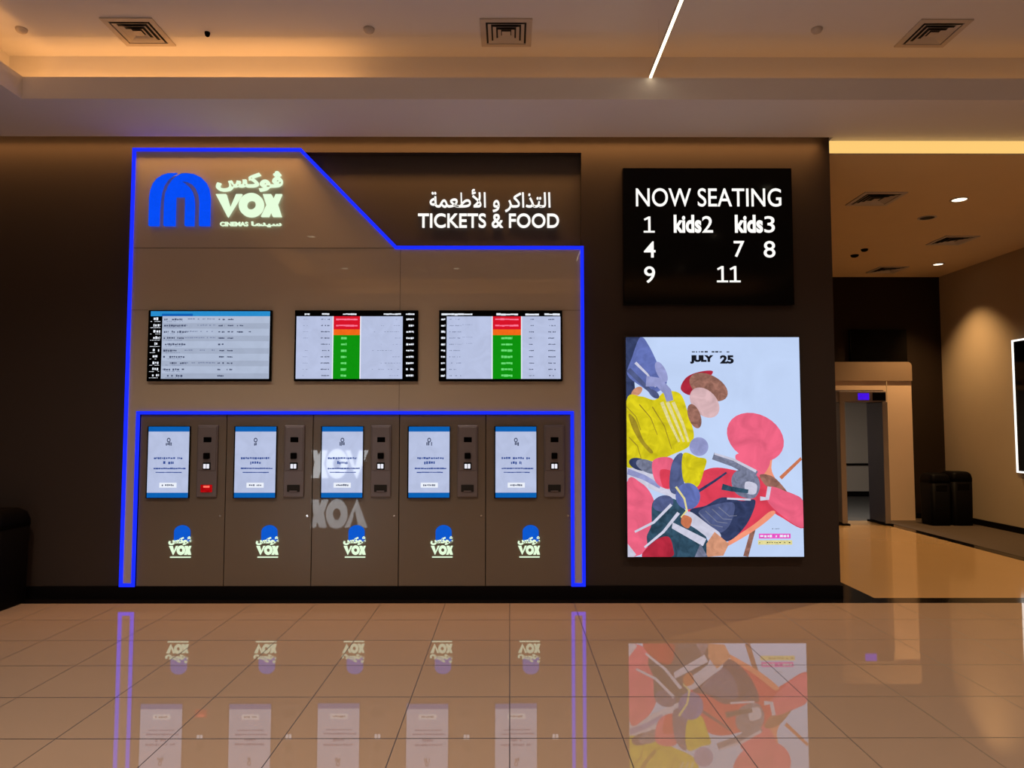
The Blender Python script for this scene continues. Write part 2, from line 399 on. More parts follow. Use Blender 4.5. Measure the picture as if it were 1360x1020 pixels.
u = lambda t: x0 + t * (x1 - x0); v = lambda t: z1 - t * (z1 - z0)
mb = MB(); quad(mb, u(.115), u(.985), v(.965), v(.015), SY); s = mb.build('screen', M['screen2'], r)
mb = MB(); quad(mb, u(.02), u(.985), v(.085), v(.015), SY - .001)
mb.mat(1); quad(mb, u(.11), u(.36), v(.085), v(.05), SY - .0015); mb.build('title_bar', [M['cyan'], M['sblue']], r)
mb = MB()
for k in range(10):
    if k % 2: quad(mb, u(.12), u(.98), v(.085 + .088 * (k + 1)), v(.085 + .088 * k + .01), SY - .0006)
mb.build('row_band', M['rowgrey'], r)
mb = MB()
for k in range(10):
    zz = v(.13 + .088 * k)
    mb.mat(0); marks(mb, u(.13), u(.13 + random.uniform(.12, .2)), zz, .020, SY - .0016)
    mb.mat(1)
    if k in (0, 1, 2, 3, 5, 7): marks(mb, u(.30), u(.55), zz + .004, .012, SY - .0016, fill=.7)
    mb.mat(0); marks(mb, u(.57), u(.62), zz, .016, SY - .0016, gap=.002)
    if k not in (4, 9): marks(mb, u(.645), u(.69), zz, .014, SY - .0016, gap=.002)
    if k in (1, 2): marks(mb, u(.72), u(.77), zz, .014, SY - .0016, gap=.002)
    if k == 2: marks(mb, u(.80), u(.845), zz, .012, SY - .0016, gap=.002)
    mb.mat(2); marks(mb, u(.15), u(.28), zz - .019, .007, SY - .0016, .004, .012, .004)
    mb.mat(3); marks(mb, u(.045), u(.10), zz + .004, .026, SY - .0016, .008, .02, .008, .8)
    marks(mb, u(.02), u(.10), zz - .02, .005, SY - .0016, .01, .03, .004, .8)
mb.build('screen_print', [M['sdark'], M['smid'], M['smid'], M['swhite']], r)

def status(r, x0, x1, z0, z1, cols, split, mirrored):
    u = lambda t: x0 + t * (x1 - x0); v = lambda t: z1 - t * (z1 - z0)
    a, b = cols; c, d = split
    mb = MB(); quad(mb, u(a), u(b), v(.965), v(.085), SY); mb.build('screen', M['screen'], r)
    mb = MB(); quad(mb, u(c - .008), u(c), v(.965), v(.085), SY - .0006); quad(mb, u(d), u(d + .008), v(.965), v(.085), SY - .0006); mb.build('column_edge', M['swhite'], r)
    mb = MB(); quad(mb, u(c), u(d), v(.27), v(.085), SY - .0006)
    mb.mat(1); quad(mb, u(c), u(d), v(.35), v(.27), SY - .0006); mb.mat(2); quad(mb, u(c), u(d), v(.965), v(.35), SY - .0006)
    mb.build('status_column', [M['sred'], M['sorange'], M['sgreen']], r)
    mb = MB()
    for k in range(10):
        zz = v(.128 + .088 * k); m = (c + d) / 2
        if k < 2: mb.mat(0); marks(mb, u(c + .02), u(d - .02), zz, .018, SY - .0012, .02, .05, .001, 1)
        elif k == 2: mb.mat(1); marks(mb, u(m - .02), u(m + .05), zz, .016, SY - .0012, .02, .03, .001, 1)
        else: mb.mat(2); marks(mb, u(m - .045), u(m + (.045 if not mirrored else .0)), zz, .024, SY - .0012, .02, .045, .003, 1)
    mb.build('status_print', [M['spink'], M['sorange'], M['slgreen']], r)
    return u, v
r, x0, x1, z0, z1 = display(-2.030, 'middle wall screen, pale board with a red and green column left of centre')
u, v = status(r, x0, x1, z0, z1, (.015, .875), (.315, .53), True)
mb = MB()
for k in range(10):
    zz = v(.128 + .088 * k)
    mb.mat(0); marks(mb, u(.215), u(.285), zz, .012, SY - .0012, .004, .012, .003)
    mb.mat(1); marks(mb, u(.07), u(.11), zz, .004, SY - .0012, .01, .02, .004); marks(mb, u(.77 - .07 * (k % 3)), u(.86), zz, .005, SY - .0012, .006, .02, .01, .6)
    mb.mat(2); marks(mb, u(.905), u(.965), zz, .020, SY - .0012, .012, .02, .004, .9)
mb.mat(2)
for a, b in ((.08, .12), (.22, .28), (.39, .50), (.72, .86), (.90, .97)): marks(mb, u(a), u(b), v(.055), .016, SY - .0012, .012, .03, .001, 1)
mb.build('screen_print', [M['sdark'], M['smid'], M['swhite']], r)
r, x0, x1, z0, z1 = display(-.668, 'rightmost wall screen, pale board with a red and green column right of centre')
u, v = status(r, x0, x1, z0, z1, (.062, .985), (.435, .665), False)
mb = MB()
for k in range(10):
    zz = v(.128 + .088 * k)
    mb.mat(0); marks(mb, u(.73), u(.77), zz, .010, SY - .0012, .004, .012, .003); marks(mb, u(.885), u(.945), zz, .012, SY - .0012, .004, .012, .003)
    mb.mat(1); marks(mb, u(.085), u(.18), zz, .010, SY - .0012, .004, .012, .005, .7)
    if k in (1, 3, 4): marks(mb, u(.19), u(.27), zz + .008, .005, SY - .0012, .004, .012, .005, .7)
    mb.mat(2); marks(mb, u(.018), u(.05), zz, .020, SY - .0012, .012, .03, .004, 1)
mb.mat(2)
for a, b in ((.02, .27), (.465, .64), (.70, .81), (.855, .98)): marks(mb, u(a), u(b), v(.058), .02, SY - .0012, .03, .06, .001, 1)
mb.build('screen_print', [M['sdark'], M['smid'], M['swhite']], r)

# ------------------------------------------------------------------ ticket kiosks
KW = .8125; KX = -3.4755
def kiosk(x, label, red=False):
    r = thing('ticket_kiosk', label, 'kiosk', (x + KW / 2, 7.0, .166), 'ticket kiosks in a row inside the blue outline')
    g = .0035; F = 6.832
    MB().box(x + g, x + KW - g, F, 7.18, .166, 1.757, .002).build('cabinet', M['kiosk'], r)
    a, b, c, d = x + .092, x + .474, .985, 1.646
    MB().box(a - .012, b + .004, F - .026, F + .002, c - .006, d + .004, .003).build('screen_bezel', M['blackgloss'], r)
    y = F - .0275
    H = d - c; v = lambda t: d - t * H; u = lambda t: a + t * (b - a)
    s = MB(); quad(s, a, b, c, d, y); s = s.build('screen', M['screen'], r)
    q = MB(); quad(q, a, b, v(.07), d, y - .0007); quad(q, a, b, c, v(.93), y - .0007)
    q.build('screen_band', M['sblue'], s)
    q = MB(); m = (a + b) / 2
    q.ring(m, v(.19), .012, .022, y - .0014, y - .0008, 16, .8); marks(q, m - .026, m + .028, v(.245), .035, y - .0014, .008, .014, .004, .8)
    q.mat(1); marks(q, u(.15), u(.86), v(.445), .020, y - .0014, .008, .022, .005, .92)
    marks(q, u(.38), u(.64), v(.51), .028, y - .0014, .008, .02, .005, .85)
    marks(q, u(.15), u(.93), v(.59), .014, y - .0014, .012, .03, .002, 1); marks(q, u(.2), u(.84), v(.645), .010, y - .0014, .02, .05, .001, 1)
    q.mat(2); q.box(u(.30), u(.72), y - .0011, y - .0006, v(.86), v(.79)); q.mat(0); marks(q, u(.36), u(.66), v(.825), .018, y - .0016, .008, .016, .005, .85)
    q.build('screen_print', [M['sdark'], M['snavy'], M['swhite']], s)
    # payment module
    p0, p1 = x + .548, x + .738
    md = MB().box(p0, p1, F - .022, F + .002, .990, 1.660, .006)
    md = md.build('payment_module', M['module'], r)
    yf = F - .022
    MB().box(p0 + .012, p1 - .012, yf - .006, yf + .001, 1.236, 1.645, .004).build('upper_plate', M['module'], md)
    MB().box(p0 + .060, p1 - .055, yf - .009, yf - .002, 1.500, 1.548, .003).build('scanner_window', M['blackgloss'], md)
    MB().box(p0 + .068, p1 - .066, yf - .030, yf - .002, 1.345, 1.402, .006).box(p0 + .09, p0 + .098, yf - .032, yf - .028, 1.35, 1.398).build('card_reader', M['black'], md)
    k = MB().box(p0 + .060, p1 - .058, yf - .014, yf - .002, 1.245, 1.312, .004).mat(1)
    k.box(p0 + .068, p0 + .092, yf - .0155, yf - .0135, 1.256, 1.298, .003).box(p0 + .098, p0 + .122, yf - .0155, yf - .0135, 1.256, 1.298, .003)
    k.build('keypad', [M['black'], M['keypad']], md)
    if red:
        t = MB().box(p0 + .042, p1 - .040, yf - .008, yf - .001, 1.035, 1.105, .004).mat(1).box(p0 + .07, p1 - .062, yf - .0095, yf - .0075, 1.078, 1.096, .003)
        t = t.build('receipt_slot', [M['redled'], M['redhot']], md); t['label'] = 'receipt slot lit red'
    else:
        MB().box(p0 + .036, p1 - .036, yf - .005, yf - .001, 1.038, 1.104, .004).mat(1).box(p0 + .06, p1 - .06, yf - .012, yf - .004, 1.04, 1.05).build('receipt_slot', [M['blackmatt'], M['module']], md)
    MB().cylY(x + .772, F - .010, F + .001, .815, .010).build('lock', M['chrome'], r)
    # lit emblem and lettering low on the door
    mb = MB(); e0, e1 = x + .346, x + .496
    f = lambda pu, pv: (e0 + pu * (e1 - e0), .592 + pv * .136)
    arch = [f(0, -.1)] + [f(.5 - .5 * math.cos(t), .55 + .45 * math.sin(t)) for t in [math.pi * i / 16 for i in range(17)]] + [f(1, -.1)]
    mb.poly(arch + [], F - .008, F + .001)
    mb.build('arch_emblem', M['door_blue'], r)
    letters('arabic_lettering', [(VK, x + .300, x + .510, .546, .626, F - .014, dict(bold=.065, depth=.006))], M['logo_white'], r)
    mb = MB(); vox(mb, x + .303, x + .508, .452, .542, F - .010, F + .001); mb.box(x + .315, x + .505, F - .010, F + .001, .428, .438)
    mb.build('latin_lettering', M['logo_white'], r)
    return r
KL = ['leftmost brown ticket kiosk, its receipt slot lit red', 'second brown ticket kiosk from the left, under the first wall screen',
      'middle brown ticket kiosk of five, below the middle wall screen', 'fourth brown ticket kiosk from the left, left of the last one', 'rightmost brown ticket kiosk, beside the right blue leg']
for i in range(5): kiosk(KX + i * KW, KL[i], i == 0)

# ------------------------------------------------------------------ NOW SEATING board
root = thing('seating_sign', 'black square screen reading NOW SEATING with screen numbers below', 'screen', (1.89, W, 2.8))
MB().box(1.081, 2.698, 6.79, 6.849, 2.797, 4.118, .004).build('screen_panel', M['blackgloss'], root)
Y = 6.787; dd = dict(bold=.010, depth=.004)
letters('heading', [('NOW SEATING', 1.204, 2.592, 3.742, 3.920, Y, dict(bold=.005, depth=.004))], M['white_glow'], root)
for t, a0, a1, b0, b1 in (('2', 1.832, 1.935, 3.49, 3.65), ('3', 2.425, 2.525, 3.49, 3.65), ('4', 1.275, 1.385, 3.25, 3.405),
        ('7', 2.130, 2.232, 3.255, 3.41), ('8', 2.415, 2.525, 3.25, 3.41), ('9', 1.275, 1.378, 3.005, 3.165)):
    letters('hall_number', [(t, a0, a1, b0, b1, Y, dict(bold=.006, depth=.004))], M['white_glow'], root)
for a0, b0 in ((1.275, 3.49), (1.965, 3.013), (2.085, 3.013)):
    o = [(0, .0), (.105, .0), (.105, .017), (.065, .017), (.065, .155), (.045, .155), (.003, .132), (.010, .116), (.043, .130), (.043, .017), (0, .017)]
    MB().poly([(a0 + p, b0 + q) for p, q in o], Y - .002, Y + .002).build('hall_number', M['white_glow'], root)
for a0, a1 in ((1.562, 1.825), (2.145, 2.412)):
    letters('kids_word', [('kids', a0, a1, 3.487, 3.662, Y, dict(bold=.035, depth=.004))], M['white_glow'], root)

# ------------------------------------------------------------------ backlit poster (plain generic picture in the same colours)
root = thing('poster_lightbox', 'tall backlit poster on brown wall, pale blue with yellow and red shapes', 'poster', (1.91, W, .44))
PX0, PX1, PZ0, PZ1 = 1.095, 2.732, .441, 2.489
MB().box(PX0 - .012, PX1 + .012, 6.79, 6.849, PZ0 - .012, PZ1 + .012, .004).build('frame', M['blackmatt'], root)
PM = {}
def pc(k, c, var=.12, sc=6.0): PM[k] = glow('print_' + k, lin(c), 1.0, var, sc)
pc('sky', (193, 212, 246), .05, 1.5); pc('yellow', (214, 200, 30), .22, 9); pc('slate', (82, 92, 135), .3, 8); pc('lav', (150, 155, 205), .2, 7)
pc('brown', (150, 105, 92), .35, 14); pc('peach', (214, 178, 182), .15, 8); pc('red', (222, 66, 88), .16, 5); pc('rose', (235, 100, 130), .15, 5)
pc('navy', (52, 62, 98), .35, 9); pc('blue', (98, 112, 178), .2, 9); pc('teal', (50, 78, 98), .4, 12); pc('pale', (205, 205, 225), .12, 9)
pc('tan', (212, 150, 120), .2, 12); pc('orange', (205, 120, 85), .2, 12); pc('grey', (120, 125, 150), .3, 16); pc('ink', (24, 26, 34), .1, 9)
pc('ochre', (160, 140, 40), .2, 14); pc('crim', (176, 42, 62), .2, 8); pc('magenta', (235, 90, 200), .2, 30); pc('lemon', (225, 215, 150), .15, 30); pc('glowr', (240, 150, 120), .1, 6)
KEYS = list(PM)
def smooth(pts, n=6):
    out = []; L = len(pts)
    for i in range(L):
        p0, p1, p2, p3 = (Vector(pts[(i + k) % L]) for k in (-1, 0, 1, 2))
        for j in range(n):
            t = j / n
            out.append(tuple(.5 * ((2 * p1) + (p2 - p0) * t + (2 * p0 - 5 * p1 + 4 * p2 - p3) * t * t + (3 * p1 - p0 - 3 * p2 + p3) * t ** 3)))
    return out
class Pic:
    def __init__(s): s.mb = MB(); s.y = 6.7893; s.n = 0
    def pt(s, p):       # drawing units 0..740 across, 0..935 down
        return (PX0 + min(max(p[0], 0), 740) / 740 * (PX1 - PX0), PZ1 - min(max(p[1], 0), 935) / 935 * (PZ1 - PZ0))
    def add(s, key, pts, soft=True):
        s.n += 1; y = s.y - .00012 * s.n
        q = [s.pt(p) for p in (smooth(pts) if soft else pts)]
        out = [q[0]]
        for a in q[1:]:
            if (Vector(a) - Vector(out[-1])).length > 1e-4: out.append(a)
        if (Vector(out[0]) - Vector(out[-1])).length < 1e-4: out.pop()
        s.mb.mat(KEYS.index(key)).poly(out, y, s.y + .0003)
    def oval(s, key, cx, cy, rx, ry, rot=0):
        a = R(rot); s.add(key, [(cx + rx * math.cos(t) * math.cos(a) - ry * math.sin(t) * math.sin(a), cy + rx * math.cos(t) * math.sin(a) + ry * math.sin(t) * math.cos(a)) for t in [2 * math.pi * i / 28 for i in range(28)]], False)
    def band(s, key, path, wd, wd2=None):
        wd2 = wd if wd2 is None else wd2; L = len(path); l, r_ = [], []
        for i, p in enumerate(path):
            a = Vector(path[max(i - 1, 0)]); b = Vector(path[min(i + 1, L - 1)]); d = (b - a).normalized(); nn = Vector((-d.y, d.x)); h = (wd + (wd2 - wd) * i / (L - 1)) / 2
            l.append(tuple(Vector(p) + nn * h)); r_.append(tuple(Vector(p) - nn * h))
        s.add(key, l + r_[::-1], False)
P = Pic()
P.add('sky', [(0, 0), (740, 0), (740, 935), (0, 935)], False)
# slanting bars, upper left
P.add('navy', [(0, 0), (66, 0), (30, 110), (40, 270), (0, 280)], False)
P.add('blue', [(62, 0), (100, 40), (150, 150), (172, 200), (120, 240), (60, 210), (5, 160), (25, 90)])
P.band('pale', [(40, 110), (90, 160), (125, 215)], 12, 6); P.band('slate', [(10, 140), (60, 190), (110, 240)], 22, 16)
P.oval('lav', 150, 150, 20, 48, -25)
P.oval('tan', 45, 235, 28, 16, -40)
# yellow mass
P.add('yellow', [(0, 275), (60, 255), (120, 270), (165, 235), (230, 245), (262, 330), (285, 420), (262, 470), (190, 505), (130, 530), (60, 535), (0, 555)])
P.add('ochre', [(10, 330), (40, 360), (70, 440), (110, 490), (95, 495), (50, 440), (20, 380)])
for a, b in (((0, 300), (60, 400)), ((55, 290), (130, 420)), ((110, 300), (190, 480)), ((10, 430), (60, 520))):
    P.band('ochre', [a, ((a[0] + b[0]) / 2 + 10, (a[1] + b[1]) / 2 - 8), b], 5, 3)
P.band('lav', [(85, 190), (140, 195), (175, 235), (185, 275)], 46, 30)
P.oval('slate', 118, 245, 26, 14, 40)
for k in range(3): P.band('lemon', [(150 + 24 * k, 280), (185 + 26 * k, 370), (222 + 20 * k, 450)], 15, 9)
# round brown and peach forms
P.add('crim', [(232, 225), (255, 175), (310, 150), (370, 148), (330, 200), (280, 250)])
P.oval('brown', 350, 215, 88, 52, 28)
P.oval('peach', 332, 282, 74, 52, 48)
P.oval('brown', 288, 340, 26, 54, -18)
P.oval('lav', 305, 470, 40, 40)
# right red rounds
P.add('glowr', [(560, 560), (600, 500), (640, 420), (610, 560), (640, 640), (560, 640)])
P.oval('rose', 545, 430, 126, 98, 28)
P.add('rose', [(470, 500), (600, 520), (575, 590), (520, 600), (470, 545)])
# rod and stem shapes
P.band('orange', [(648, 604), (740, 520)], 15, 15)
P.band('brown', [(540, 780), (495, 935)], 18, 22)
# red diagonal body of colour
P.add('red', [(255, 745), (290, 620), (320, 575), (400, 560), (560, 600), (650, 650), (740, 700), (740, 815), (640, 765), (600, 750), (540, 810), (420, 870), (330, 800)])
P.add('glowr', [(620, 755), (540, 820), (420, 890), (425, 870), (530, 800), (600, 745)])
P.add('brown', [(560, 590), (620, 600), (680, 670), (655, 665), (590, 640)])
P.band('navy', [(300, 660), (370, 615), (420, 580)], 12, 8)
P.add('navy', [(262, 745), (330, 720), (400, 685), (480, 700), (540, 700), (500, 800), (420, 870), (350, 830)])
P.add('slate', [(300, 745), (370, 715), (450, 712), (430, 800), (380, 835), (330, 790)])
for k in range(4): P.band('grey', [(300 + 28 * k, 750 - 8 * k), (350 + 26 * k, 800 - 12 * k), (400 + 20 * k, 810 - 16 * k)], 4, 3)
P.band('grey', [(365, 510), (450, 540), (545, 590)], 30, 34); P.band('pale', [(370, 500), (450, 525), (545, 575)], 8, 12)
P.add('grey', [(470, 570), (540, 585), (560, 640), (530, 690), (460, 670), (440, 610)])
P.add('pale', [(500, 620), (545, 630), (540, 670), (500, 665)])
P.band('teal', [(400, 640), (440, 650), (510, 660)], 26, 16); P.band('pale', [(420, 690), (520, 695)], 8, 8)
P.add('rose', [(600, 640), (680, 665), (740, 700), (740, 810), (660, 770), (590, 700)])
P.band('pale', [(560, 690), (590, 690), (600, 640)], 18, 16)
# lower left: rose, yellow, blue and teal patches
P.add('pale', [(0, 560), (60, 560), (150, 590), (230, 640), (300, 690), (220, 700), (100, 650), (0, 615)], False)
P.oval('navy', 52, 545, 45, 25, 18); P.oval('grey', 90, 555, 55, 26, 22); P.band('lav', [(0, 575), (70, 600), (140, 640)], 26, 18)
P.add('rose', [(110, 530), (190, 520), (210, 600), (180, 650), (120, 620)]); P.add('red', [(140, 570), (195, 580), (185, 640), (150, 640)])
P.add('slate', [(190, 540), (235, 500), (240, 620), (230, 670), (180, 655)])
P.add('yellow', [(238, 500), (300, 515), (335, 525), (325, 570), (295, 640), (238, 615)])
P.add('rose', [(0, 620), (60, 625), (105, 680), (120, 760), (100, 880), (40, 930), (0, 900)])
P.add('teal', [(110, 700), (190, 690), (230, 720), (270, 780), (320, 830), (330, 935), (120, 935), (80, 860), (100, 800)])
P.add('crim', [(110, 870), (170, 850), (190, 900), (180, 935), (60, 935)])
P.oval('blue', 255, 680, 52, 56); P.band('lemon', [(205, 640), (240, 690), (250, 740), (225, 770)], 9, 7); P.oval('slate', 150, 710, 45, 32, -20)
P.band('pale', [(30, 830), (110, 790), (185, 715)], 9, 12); P.band('pale', [(70, 895), (150, 830), (215, 750)], 8, 14)
P.add('pale', [(190, 790), (330, 860), (315, 890), (185, 815)], False)
P.add('pale', [(262, 745), (340, 800), (390, 840), (370, 875), (290, 820), (235, 780)])
P.add('tan', [(330, 880), (365, 830), (425, 880), (400, 930), (330, 935)], False); P.add('orange', [(235, 760), (270, 775), (255, 815), (225, 795)])
P.add('grey', [(280, 935), (305, 880), (335, 935)], False)
P.add('pale', [(0, 880), (35, 925), (25, 935), (0, 935)], False)
P.add('magenta', [(552, 838), (684, 838), (684, 858), (552, 858)], False)
P.add('lemon', [(548, 866), (690, 866), (690, 884), (548, 884)], False)
yl = P.y - .00012 * P.n - .0003
P.mb.build('poster_print', [PM[k] for k in KEYS], root)
px = lambda t: PX0 + t / 740 * (PX1 - PX0); pz = lambda t: PZ1 - t / 935 * (PZ1 - PZ0)
letters('date_lettering', [('JULY', px(272), px(372), pz(115), pz(78), yl - .0005, dict(bold=.085, depth=.0008)), ('25', px(400), px(458), pz(115), pz(78), yl - .0005, dict(bold=.055, depth=.0008))], PM['ink'], root)
mb = MB(); marks(mb, px(280), px(452), pz(64), .014, yl - .001, .01, .03, .012, .8); marks(mb, px(600), px(640), pz(817), .006, yl - .001, .006, .012, .004)
mb.mat(1); marks(mb, px(556), px(680), pz(848), .024, yl - .001, .012, .03, .008, .9); mb.mat(0); marks(mb, px(552), px(684), pz(875), .010, yl - .001, .006, .016, .012, .7)
mb.build('small_print', [PM['ink'], M['swhite']], root)

# ------------------------------------------------------------------ ceiling fittings
def diffuser(cx, cy, z, s, label, group, deep=.0):
    r = thing('air_diffuser', label, 'ceiling vent', (cx, cy, z), group); h = s / 2
    mb = MB(); zt = z - .001
    for a, b, c, d in ((-h, h, -h, -h + .045), (-h, h, h - .045, h), (-h, -h + .045, -h + .045, h - .045), (h - .045, h, -h + .045, h - .045)):
        mb.box(cx + a, cx + b, cy + c, cy + d, z - .012, z)
    mb.build('frame', M['louvre'], r)
    MB().box(cx - h + .045, cx + h - .045, cy - h + .045, cy + h - .045, z - .003, z).build('duct_opening', M['void'], r)
    mb = MB()
    for k in range(3):          # nested sloping square cones
        o = h - .062 - k * .040; i = o - .026; zo, zi = z - .016 - .001 * k, z - .004
        q0 = [(cx + a * o, cy + b * o, zo) for a, b in ((-1, -1), (1, -1), (1, 1), (-1, 1))]
        q1 = [(cx + a * i, cy + b * i, zi) for a, b in ((-1, -1), (1, -1), (1, 1), (-1, 1))]
        for j in range(4):
            l = (j + 1) % 4
            mb.face([q0[j], q0[l], q1[l], q1[j]]); mb.face([(p[0], p[1], p[2] + .002) for p in (q1[j], q1[l], q0[l], q0[j])])
    mb.box(cx - .035, cx + .035, cy - .035, cy + .035, z - .016, z - .013)
    mb.build('louvre', M['louvre'], r)
for X, L in ((-3.06, 'square ceiling vent above the cinema emblem, left of three'), (-.03, 'square ceiling vent in the middle of the lobby ceiling'), (3.50, 'square ceiling vent at the right of the lobby ceiling')):
    diffuser(X, 5.80, ZC, .42, L, 'square vents in the lobby ceiling')
for X, Yc, L in ((4.256, 8.26, 'corridor ceiling vent nearest the bright slot light'), (6.296, 10.14, 'corridor ceiling vent near the right wall'), (6.374, 12.07, 'corridor ceiling vent farthest back, above the gate')):
    diffuser(X, Yc, ZK, .486, L, 'square vents in the corridor ceiling')
def detector(X, Yc, z, rad, label, mat, name='smoke_detector', cat='smoke detector'):
    o = MB().lathe(X, Yc, [(.001, z + .002), (rad, z + .002), (rad, z - .012), (rad * .75, z - .03), (rad * .3, z - .038), (.001, z - .038)], 20).build(name, mat); tag(o, label, cat)
detector(-2.50, 5.81, ZC, .022, 'small black sprinkler on ceiling right of the left vent', M['black'], 'sprinkler', 'sprinkler')
detector(-1.153, 5.75, ZC, .045, 'small round ceiling detector between left and middle vents', M['louvre'])
detector(2.515, 5.74, ZC, .045, 'small round ceiling detector left of the right vent', M['louvre'])
detector(-4.0, 5.76, ZC, .045, 'small round ceiling detector in the left corner of the tray', M['louvre'])
detector(5.305, 10.67, ZK, .05, 'small dark round detector nearer in the corridor ceiling', M['black'])
detector(5.334, 11.04, ZK, .06, 'small dark round detector farther in the corridor ceiling, left', M['black'])
def downlight(X, Yc, z, rad, label, lit=True, group=None):
    r = thing('downlight', label, 'ceiling light', (X, Yc, z), group)
    MB().lathe(X, Yc, [(rad, z), (rad, z - .006), (rad * .8, z - .009), (rad * .78, z)], 28).build('trim_ring', M['louvre'], r)
    MB().cyl(X, Yc, z - .004, z - .001, rad * .78, 28).build('lens', M['lamp'] if lit else M['blackmatt'], r)
downlight(5.247, 8.288, ZK, .10, 'lit round downlight nearest in the corridor ceiling')
downlight(6.995, 11.66, ZK, .09, 'lit round downlight far back beside the corridor right wall')
downlight(5.295, 9.026, ZK, .11, 'unlit round downlight behind the nearest lit one', False)
# linear pendant running away from the camera up to the cove lip
root = thing('linear_pendant', 'long thin white light line hanging below the lobby ceiling', 'ceiling light', (1.19, 3.4, 4.59))
MB().box(1.178, 1.202, .9, 5.955, 4.600, 4.632).build('housing', M['louvre'], root)
MB().box(1.180, 1.200, .9, 5.955, 4.590, 4.600).build('lens', M['linear'], root)
for yy in (1.2, 2.7, 4.2, 5.6): MB().cyl(1.19, yy, 4.632, 4.899, .0015, 8).build('suspension_wire', M['chrome'], root)
# slot light over the corridor mouth
root = thing('ceiling_light', 'wide warm glowing light band across the head of the corridor mouth', 'ceiling light', (5.4, 6.88, ZK))
MB().box(3.095, XR - .002, 6.868, 6.899, ZK, 4.41).build('housing', M['louvre'], root)
MB().box(3.095, XR - .002, 6.854, 6.868, ZK, 4.41).build('lens', M['slotlight'], root)

# ------------------------------------------------------------------ bins
def bin_(x0, x1, y0, y1, h, label, group=None, z=0.0):
    r = thing('waste_bin', label, 'bin', ((x0 + x1) / 2, (y0 + y1) / 2, z), group)
    cx, cy, hx, hy = (x0 + x1) / 2, (y0 + y1) / 2, (x1 - x0) / 2, (y1 - y0) / 2
    def rr(hx, hy, z, n=6, rad=.06):
        o = []
        for qx, qy, a0 in ((1, 1, 0), (-1, 1, 90), (-1, -1, 180), (1, -1, 270)):
            for i in range(n + 1):
                a = R(a0 + 90 * i / n); o.append((cx + qx * (hx - rad) + rad * math.cos(a), cy + qy * (hy - rad) + rad * math.sin(a), z))
        return o
    def loft(rings):
        mb = MB(); V = [[mb.bm.verts.new(p) for p in q] for q in rings]
        for a, b in zip(V, V[1:]):
            for i in range(len(a)):
                f = mb.bm.faces.new([a[i], a[(i + 1) % len(a)], b[(i + 1) % len(a)], b[i]]); f.smooth = True
        mb.bm.faces.new(V[0][::-1]); mb.bm.faces.new(V[-1]); return mb
    loft([rr(hx * .94, hy * .94, z), rr(hx * .95, hy * .95, z + .02), rr(hx, hy, z + h * .82)]).build('body', M['black'], r)
    loft([rr(hx * 1.01, hy * 1.01, z + h * .82), rr(hx * 1.01, hy * 1.01, z + h * .88), rr(hx * .93, hy * .93, z + h * .96), rr(hx * .75, hy * .75, z + h)]).build('lid', M['black'], r)
    MB().box(cx - hx * .55, cx + hx * .55, y0 - .005, y0 + .02, z + h * .66, z + h * .78, .004).build('flap', M['blackgloss'], r)
bin_(-4.98, -4.40, 6.30, 6.76, .86, 'black waste bin at the left picture edge against the brown wall', None, F0)
bin_(6.80, 7.12, 11.71, 12.10, .83, 'left black waste bin of the pair beside the gate', None, F0 + .005)
bin_(7.14, 7.48, 11.71, 12.10, .86, 'right black waste bin of the pair, next to the corridor wall', None, F0 + .005)

# ------------------------------------------------------------------ corridor: portal, gate, dark panel, light box
root = thing('portal_frame', 'tall beige doorway surround at the end of the corridor', 'door surround', (6.0, 12.5, F0))
def rounded(x0, x1, z0, z1, rad):
    return [(x0, z0), (x1, z0)] + [(x1 - rad + rad * math.cos(R(a)), z1 - rad + rad * math.sin(R(a))) for a in range(0, 91, 15)] + [(x0, z1)]
mb = MB(); mb.poly(rounded(6.413, 6.898, F0, 2.427, .001), 12.39, 12.685)
mb.poly([(4.6, 2.272), (6.413, 2.272), (6.413, 2.427), (4.6, 2.427)], 12.39, 12.685); mb.poly([(4.6, F0), (5.15, F0), (5.15, 2.272), (4.6, 2.272)], 12.39, 12.685)
mb.build('surround', M['portal'], root)
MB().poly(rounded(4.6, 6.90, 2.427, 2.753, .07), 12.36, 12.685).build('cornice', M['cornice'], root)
MB().box(6.468, 6.478, 12.383, 12.389, 1.05, 2.42).build('jamb_line', glow('warm_edge', lin((165, 120, 70)), 1.0), root)  # thin dim emissive line on the face of the jamb
o = MB().box(5.975, 6.976, 12.62, 12.689, 2.77, 3.35, .01).build('dark_panel', M['blackgloss']); tag(o, 'plain black panel on dark wall above the beige doorway', 'screen')  # plain black slab for the dark rectangle above the doorway
root = thing('metal_detector', 'walk-through metal detector gate with a small purple display', 'security gate', (5.78, 12.05, F0))
for x in (5.39, 6.09):
    p = MB().box(x, x + .075, 11.81, 12.34, F0 + .03, 2.048, .012).build('side_panel', M['detector'], root)
    MB().box(x - .004, x + .079, 11.795, 11.815, F0 + .03, 2.048, .004).build('edge_trim', M['detedge'], p)
    MB().box(x - .03, x + .105, 11.76, 12.37, F0, F0 + .03, .004).build('foot', M['black'], root)
cb = MB().box(5.39, 6.165, 11.82, 12.34, 2.048, 2.223, .012).build('crossbar', M['detedge'], root)
MB().box(5.70, 5.88, 11.810, 11.822, 2.08, 2.19, .003).build('display', M['purple'], cb)
MB().box(5.94, 6.15, 11.805, 11.822, 2.07, 2.20, .003).build('control_box', M['black'], cb)
root = thing('wall_lightbox', 'dark display case with glowing white border on the corridor right wall', 'display case', (XR, 10.0, .96))
MB().box(XR - .05, XR - .001, 9.18, 10.824, .96, 2.942).build('case', M['blackmatt'], root)
MB().box(XR - .056, XR - .05, 9.22, 10.78, 1.0, 2.90).build('glass', M['blackgloss'], root)
mb = MB()
